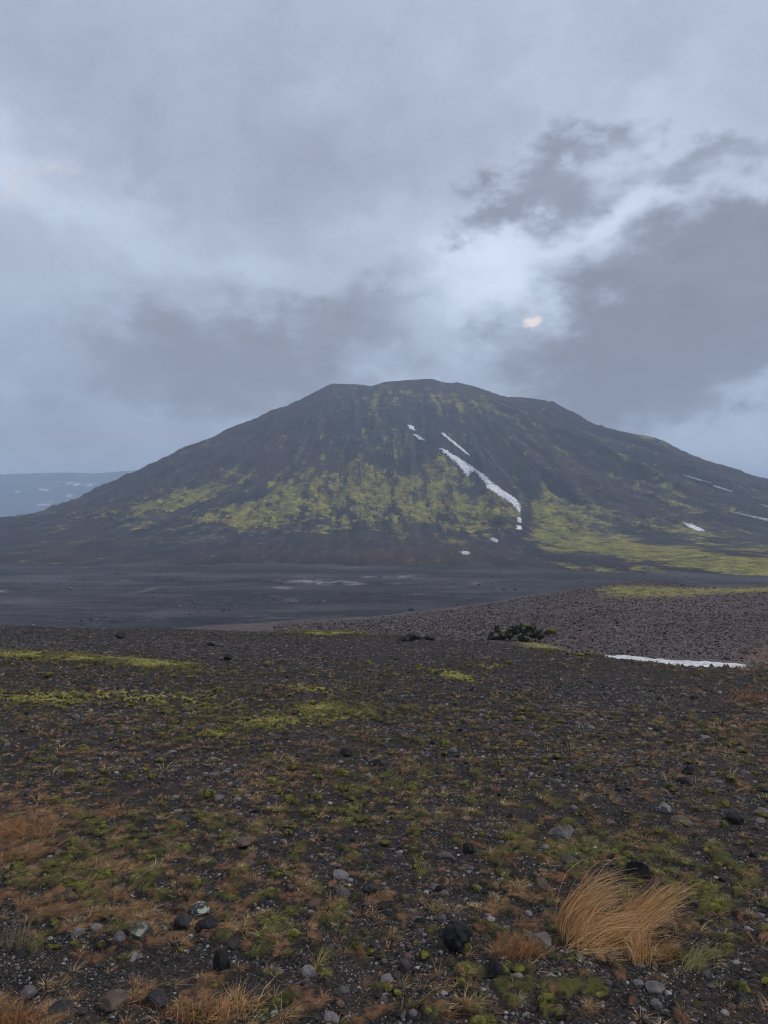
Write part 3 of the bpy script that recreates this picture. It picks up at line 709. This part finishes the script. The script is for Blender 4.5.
# nameless stones scattered over the gravel
protos = []
for i in range(44):
    y_ = math.exp(rng.uniform(math.log(2.8), math.log(24))); a_ = rng.uniform(-.5, .5)
    x_ = a_*y_; z_ = float(ground_z(np.array([x_]), np.array([y_]))[0])
    wp = rng.uniform(6, 10); k = y_/F
    if not front_of_edge(np.array([x_]), np.array([y_]))[0]: continue
    v, f = rock_shape(2, 500+i, 8, .14)
    v = v*np.array([wp*k*.5, wp*k*.45, wp*k*.32])
    o = mesh_obj('stone', v, f, [M_dark, M_black, M_dark, M_brown, M_black, M_grey][i % 6]); o.location = (x_, y_, z_+wp*k*.12); o.rotation_euler = (0, 0, rng.uniform(0, 6))
    tag(o, 'small angular stone lying loose in the gravel', 'stone', 'loose stones lying in the gravel')

# lava outcrop on the far edge of the near ground
def outcrop(name, px, row, parts, label, cat, mat, mosspts=None):
    x0, y0, z0 = hit(px, row); k = y0/F
    root = bpy.data.objects.new(name, None); COL.objects.link(root); root.location = (x0, y0, z0); tag(root, label, cat)
    for i, (dx, dz, w, h, sd) in enumerate(parts):
        v, f = rock_shape(3, sd, 9, .35); v = v/np.abs(v).max(0)
        v = v*(1+.12*fbm(v[:, 0]*4+sd, v[:, 1]*4+v[:, 2]*4, 4, sd))[:, None]*np.array([w/2*k, w/2*k*.9, h/2*k])
        o = mesh_obj('lava_block', v, f, mat, parent=root); o.location = (dx*k, ((i*37) % 5-2)*.12, dz*k)
    for (dx, dz, w, h) in (mosspts or []):
        v, f = rock_shape(3, int(900+dx), 6, .25); v = v*np.array([w/2*k, w/2*k, h/2*k])
        o = mesh_obj('moss_cap', v, f, M_mossc, parent=root); o.location = (dx*k, .05, dz*k)
    return root
M_lavab = rock_mat('lava_block', (.003, .003, .003, 1), (.045, .043, .042, 1), (.11, .11, .05, 1), 3.)  # lighter tone paints lit facets into the lava; olive lichen on upward faces
outcrop('lava_outcrop', 515, 641, [(-22, 6, 12, 10, 61), (-14, 5, 12, 11, 62), (-17, 11, 7, 8, 63), (-7, 6, 11, 11, 64), (-2, 10, 12, 11, 65), (5, 12, 14, 12, 66), (12, 7, 11, 15, 67), (19, 8, 11, 14, 68), (25, 7, 8, 12, 69), (17, 14, 12, 7, 70), (8, 4, 14, 9, 71), (-25, 4, 7, 7, 72)],
        'jagged black lava outcrop with mossy tops standing on the gravel edge', 'lava rock', M_lavab, [(12, 15.5, 12, 2.5), (-4, 12, 6, 2)])
x1, y1, z1 = hit(552, 631)
outcrop('lava_outcrop', 545, 636, [(-4, 4, 8, 7, 81), (3, 3, 8, 6, 82)], 'small dark lava rock with a pale moss clump right of the big outcrop', 'lava rock', M_lavab, [(7, 4, 9, 6)])
outcrop('lava_outcrop', 407, 641, [(-5, 3, 14, 7, 84), (4, 4, 14, 9, 85), (11, 2, 9, 6, 86)], 'low dark grassy lava hummock left of the big outcrop', 'lava rock', M_dark, None)

# ------------------------------------------------------------------ dry grass tussocks
def tussock(name, groups, label, cat='grass tussock', group=None):
    """groups: list of (n, root px,row, spread px, spread row, tip dx px, tip up px, jitter, arch, width m, colours)"""
    cx, cy, cz = hit(groups[0][1], groups[0][2]); V, Fc, C, off = [], [], [], 0
    SEG = 7
    for (n, rx, rr, sx, sr, tdx, tup, jit, arch, wd, c0, c1) in groups:
        x0, y0, z0 = hit(rx, rr); k = y0/F
        pxr = np.clip(rng.normal(0, 1, n), -1.7, 1.7)*sx*.5; ddy = -np.clip(rng.normal(0, 1, n), -1.7, 1.7)*sr*.5*k/.5
        bx = x0+pxr*k; by = y0+ddy; bz = ground_z(bx, by)-.005
        L = rng.uniform(.55, 1.12, n)
        # lengths and lean clump together
        cl = perlin(pxr*.4+rx, ddy*14/.5, 77)*1.6
        tx = (tdx+rng.normal(0, jit, n)+cl*6)*k*L; tz = (tup+rng.normal(0, jit*.5, n)+cl*4)*k*L; ty = rng.normal(0, jit*.9, n)*k*L
        cv = rng.normal(0, .18, n); t_ = np.clip(rng.normal(.5, .28, n), 0, 1)
        yaw = rng.uniform(0, np.pi, n); w = wd*rng.uniform(.6, 1.3, n)
        rows = []
        for s in range(SEG+1):
            f = s/SEG
            px_ = bx+tx*(f**(1.0+arch)) + cv*f*f*tx; py_ = by+ty*f; 
            pz_ = bz+tz*(f*(1+arch*.75)-arch*.75*f**2.4) + .006*np.sin(f*9+cv*40)
            ww = w*(1-.85*f)*.5
            sd = np.stack([np.cos(yaw)*ww, np.sin(yaw)*ww*.4, np.sin(yaw)*ww], -1)
            c = np.stack([px_, py_, pz_], -1); rows += [c-sd, c+sd]
        v = np.stack(rows, 1); nv = 2*(SEG+1)
        q = np.concatenate([np.array([[2*s, 2*s+1, 2*s+3], [2*s, 2*s+3, 2*s+2]]) for s in range(SEG)])
        V.append(v.reshape(-1, 3)); Fc.append((q[None]+(np.arange(n)*nv)[:, None, None]).reshape(-1, 3)+off)
        colr = mixc(c0, c1, t_); colr = np.repeat(colr[:, None, :], nv, 1)
        C.append(colr.reshape(-1, 4)); off += n*nv
    V = np.concatenate(V)-np.array([cx, cy, cz])
    o = mesh_obj(name, V, np.concatenate(Fc), M_straw, attrs={'tone': ('FLOAT_COLOR', np.concatenate(C))}); o.location = (cx, cy, cz)
    return tag(o, label, cat, group)
m, t, b = material('straw'); t.put(b.inputs['Base Color'], t.attr('tone', 'Color')); b.inputs['Roughness'].default_value = .6
M_straw = m
S0, S1 = (.18, .09, .04), (.95, .59, .27)
O0, O1 = (.14, .065, .03), (.54, .26, .11)
tussock('grass_tussock', [
   (360, 574, 936, 18, 12, 42, 52, 8, .95, .0036, S0, S1),
   (160, 584, 944, 22, 8, 66, 30, 10, .9, .0034, S0, S1),
   (300, 622, 938, 12, 8, 56, 53, 5, .22, .0036, S0, S1),
   (160, 636, 934, 12, 8, 44, 42, 6, .3, .0034, S0, S1),
   (200, 590, 950, 30, 6, 52, 8, 16, .7, .0028, O0, S1),
   (120, 616, 944, 40, 6, 44, 18, 18, .8, .0028, O0, S1),
   (90, 604, 944, 40, 6, -8, -6, 18, .6, .0028, O0, O1),
   (110, 606, 936, 44, 10, 20, 22, 26, .5, .0028, O0, S1)], 'big golden dry grass tussock blown to the right, the largest in view')
tussock('grass_tussock', [(260, 640, 962, 12, 8, 2, 30, 10, .3, .0028, S0, S1), (40, 655, 960, 10, 6, 26, 20, 8, .3, .0025, O0, S1)], 'small upright straw tuft just below the big tussock')
tussock('grass_tussock', [(34, 672, 962, 12, 5, 12, 34, 9, .2, .0024, O0, O1)], 'sparse thin stalks between the small straw tuft and the yellow green tuft')
tussock('grass_tussock', [(60, 692, 970, 12, 5, 24, 30, 11, .3, .0026, (.2, .2, .07), (.5, .42, .2))], 'sparse yellow green grass tuft right of the big tussock')
tussock('grass_tussock', [(220, 518, 958, 26, 8, 6, 20, 10, .3, .0030, O0, O1), (80, 530, 968, 12, 8, 10, -2, 10, .3, .0030, O0, S1)], 'orange brown tuft on green moss left of the big tussock')
tussock('grass_tussock', [(70, 16, 948, 26, 8, 4, 32, 12, .3, .0028, (.16, .11, .07), (.4, .3, .19))], 'thin pale grass tuft at the left edge')
tussock('grass_tussock', [(260, 238, 1012, 20, 10, 4, 16, 12, .3, .0030, O0, S1)], 'dry grass tuft beside the dark rock at bottom left')
tussock('grass_tussock', [(260, 190, 1020, 34, 8, 4, 14, 13, .3, .0030, O0, O1)], 'wide low brown tuft at the bottom edge left of the dry grass tuft')
tussock('grass_tussock', [(260, 14, 1028, 24, 8, 2, 20, 12, .3, .0030, O0, O1)], 'rust coloured tuft in the bottom left corner')
tussock('grass_tussock', [(420, 22, 835, 34, 14, 2, 12, 8, .4, .0036, O0, O1)], 'rusty orange grass clump at the left edge, the farther one')
tussock('grass_tussock', [(200, 10, 860, 26, 8, 4, 8, 8, .4, .0036, O0, O1)], 'rusty orange grass clump at the left edge, the nearer one')
tussock('grass_tussock', [(140, 115, 817, 18, 6, 2, 7, 5, .4, .0036, O0, O1)], 'small rusty clump right of the clump at the left edge')
tussock('grass_tussock', [(160, 113, 874, 18, 6, 4, 9, 6, .4, .0034, O0, S1)], 'orange clump in green moss at left')
tussock('grass_tussock', [(130, 748, 700, 20, 6, 4, 8, 6, .4, .009, O0, O1)], 'rusty brown clump near the right edge below the snow patch')
tussock('grass_tussock', [(50, 425, 1012, 30, 6, 14, 8, 16, .4, .0026, O0, O1)], 'low brown tuft at the bottom edge of the centre')

# ------------------------------------------------------------------ air
bm_v = np.array([(x, y, z) for z in (-62, 305) for y in (-900, 7000) for x in (-7000, 5000)], float)
bf = np.array([(0, 2, 3, 1), (4, 5, 7, 6), (0, 1, 5, 4), (2, 6, 7, 3), (0, 4, 6, 2), (1, 3, 7, 5)])
mh = bpy.data.materials.new('haze'); mh.use_nodes = True; th = NT(mh.node_tree); th.n.remove(th.n['Principled BSDF'])
pv = th.new('ShaderNodeVolumePrincipled'); pv.inputs['Density'].default_value = .00025; pv.inputs['Color'].default_value = (.60, .76, 1, 1); pv.inputs['Anisotropy'].default_value = .0
th.l.new(pv.outputs[0], th.n['Material Output'].inputs['Volume'])
tag(mesh_obj('haze', bm_v, bf, mh), 'thin blue haze in the air', kind='stuff')

# ------------------------------------------------------------------ sky
SUN_EL, SUN_AZ = 38, 78     # azimuth clockwise from +Y (the view direction)
w = bpy.data.worlds.new('World'); scene.world = w; w.use_nodes = True; t = NT(w.node_tree)
bg = t.n['Background']; bg.inputs['Strength'].default_value = .1
sky = t.new('ShaderNodeTexSky', sky_type='NISHITA'); sky.sun_disc = False
sky.sun_elevation = math.radians(SUN_EL); sky.sun_rotation = math.radians(SUN_AZ)
D = t.new('ShaderNodeTexCoord').outputs['Generated']
D = t.vmath('NORMALIZE', D)
sp = t.new('ShaderNodeSeparateXYZ'); t.put(sp.inputs[0], D)
az = t.math('ARCTAN2', sp.outputs[0], sp.outputs[1]); el = t.math('ARCSINE', sp.outputs[2])
stv = t.new('ShaderNodeMapping'); t.put(stv.inputs['Vector'], D); stv.inputs['Scale'].default_value = (1, 1, 1.7)
Q = stv.outputs[0]
wc = t.noise(Q, 4.5, 6, .58, col=True); wv = t.vmath('SUBTRACT', wc, (.5, .5, .5))
cb = t.new('ShaderNodeCombineXYZ'); t.put(cb.inputs[0], az); t.put(cb.inputs[1], el)
Wp = t.vmath('ADD', cb.outputs[0], t.vmath('SCALE', wv, .26))
wc2 = t.noise(Q, 16, 6, .62, col=True)
Wp2 = t.vmath('ADD', Wp, t.vmath('SCALE', t.vmath('SUBTRACT', wc2, (.5, .5, .5)), .14))
def ae(px, row):
    x = (px-CX)/F; z = (CY-row)/F; return math.atan(x), math.atan2(z, math.hypot(1, x))
def sblob(px, row, rx, ry, ang, amp, vec, hard=0.0):
    a, e = ae(px, row); mpn = t.new('ShaderNodeMapping', vector_type='TEXTURE'); t.put(mpn.inputs['Vector'], vec)
    mpn.inputs['Location'].default_value = (a, e, 0); mpn.inputs['Rotation'].default_value = (0, 0, math.radians(ang)); mpn.inputs['Scale'].default_value = (rx/F, ry/F, 1)
    fl = t.new('ShaderNodeVectorMath', operation='MULTIPLY'); t.put(fl.inputs[0], mpn.outputs[0]); fl.inputs[1].default_value = (1, 1, 0)
    ln = t.new('ShaderNodeVectorMath', operation='LENGTH'); t.put(ln.inputs[0], fl.outputs[0])
    return t.math('MULTIPLY', t.mr(ln.outputs['Value'], 1, hard, 0, 1, True), amp)
# base brightness with soft large structure
acc = t.math('ADD', .54, t.math('MULTIPLY', t.math('SUBTRACT', t.noise(Q, 2.6, 5, .55), .5), .35))
acc = t.math('ADD', acc, t.math('MULTIPLY', t.math('SUBTRACT', t.noise(Q, 9, 6, .6), .5), .22))
for (px, row, rx, ry, ang, amp, hard, wv_) in [
    (60, 60, 480, 170, -10, -.10, 0, Wp), (300, 150, 260, 130, -15, -.14, 0, Wp),
    (80, 205, 240, 40, -14, .20, 0, Wp), (10, 185, 110, 60, 0, .16, 0, Wp), (230, 262, 240, 45, -12, .15, 0, Wp),
    (520, 260, 260, 100, 35, .50, 0, Wp), (420, 240, 160, 70, 20, .16, 0, Wp), (700, 200, 160, 80, 0, .32, 0, Wp), (540, 300, 90, 70, 45, .28, 0, Wp), (640, 110, 200, 60, 20, .14, 0, Wp),
    (215, 365, 240, 70, -5, -.56, .1, Wp2), (400, 322, 115, 60, 10, -.56, .1, Wp2), (60, 430, 280, 100, 0, -.30, 0, Wp),
    (562, 168, 74, 58, 25, -.85, .15, Wp2), (490, 212, 56, 38, 15, -.75, .15, Wp2), (675, 165, 75, 36, -5, -.6, .1, Wp2),
    (692, 314, 195, 108, 15, -.88, .4, Wp2), (770, 300, 130, 90, 0, -.16, .2, Wp2), (620, 350, 130, 60, 5, -.22, .1, Wp2), (480, 365, 110, 40, 0, -.22, 0, Wp2),
    (740, 410, 160, 40, -10, .05, 0, Wp), (760, 460, 140, 40, 0, .16, 0, Wp)]:
    acc = t.math('ADD', acc, sblob(px, row, rx, ry, ang, amp*(.78 if amp < 0 else .72), wv_, hard))
acc = t.math('ADD', acc, t.math('MULTIPLY', t.math('SUBTRACT', t.noise(Wp2, 7, 7, .62), .5), .26))
acc = t.math('SMOOTH_MAX', acc, .12, .45)
acc = t.math('ADD', acc, t.math('MULTIPLY', t.math('SUBTRACT', t.noise(Wp2, 5, 8, .6), .5), .34))
acc = t.math('ADD', acc, -0.02, clamp=True)
rp = t.new('ShaderNodeValToRGB'); t.put(rp.inputs[0], acc); cr = rp.color_ramp
cr.elements[0].position = 0; cr.elements[0].color = (.185, .20, .25, 1)
cr.elements[1].position = 1; cr.elements[1].color = (.70, .78, .93, 1)
for p_, c_ in ((.2, (.26, .288, .36, 1)), (.45, (.375, .43, .54, 1)), (.7, (.505, .575, .70, 1))):
    e_ = cr.elements.new(p_); e_.color = c_
c = rp.outputs[0]
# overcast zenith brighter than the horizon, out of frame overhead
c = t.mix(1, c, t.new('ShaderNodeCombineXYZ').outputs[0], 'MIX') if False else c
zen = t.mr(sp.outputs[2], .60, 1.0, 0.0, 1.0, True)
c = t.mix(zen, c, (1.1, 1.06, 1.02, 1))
# warm breaks in the cloud
w1 = sblob(531, 323, 12, 9, 25, 1.0, t.vmath('ADD', cb.outputs[0], t.vmath('SCALE', t.vmath('SUBTRACT', wc2, (.5, .5, .5)), .05)), .3)
c = t.mix(w1, c, (.88, .78, .72, 1))
w2 = sblob(36, 192, 16, 34, -10, .45, Wp2, 0)
c = t.mix(w2, c, (.62, .62, .64, 1))
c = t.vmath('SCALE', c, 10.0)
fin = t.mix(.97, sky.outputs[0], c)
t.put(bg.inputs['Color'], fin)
w.cycles.sampling_method = 'MANUAL'; w.cycles.sample_map_resolution = 512

sd = bpy.data.lights.new('sun', 'SUN'); sd.energy = 1.5; sd.angle = math.radians(10); sd.color = (1, .95, .88)
so = bpy.data.objects.new('sun', sd); COL.objects.link(so)
dv = Vector((math.sin(math.radians(SUN_AZ))*math.cos(math.radians(SUN_EL)), math.cos(math.radians(SUN_AZ))*math.cos(math.radians(SUN_EL)), math.sin(math.radians(SUN_EL))))
so.rotation_euler = dv.to_track_quat('Z', 'Y').to_euler()

cam = bpy.data.cameras.new('camera'); co = bpy.data.objects.new('camera', cam); COL.objects.link(co)
cam.sensor_width = 36; cam.lens = 36*F/1024; cam.clip_start = .05; cam.clip_end = 30000
co.location = (0, 0, 0); co.rotation_euler = (math.radians(90), 0, 0); scene.camera = co
scene.view_settings.view_transform = 'Standard'; scene.view_settings.look = 'None'
scene.view_settings.exposure = .15; scene.view_settings.gamma = 1
scene.cycles.filter_width = 1.1; scene.cycles.use_denoising = True
scene.cycles.volume_bounces = 1; scene.cycles.max_bounces = 5
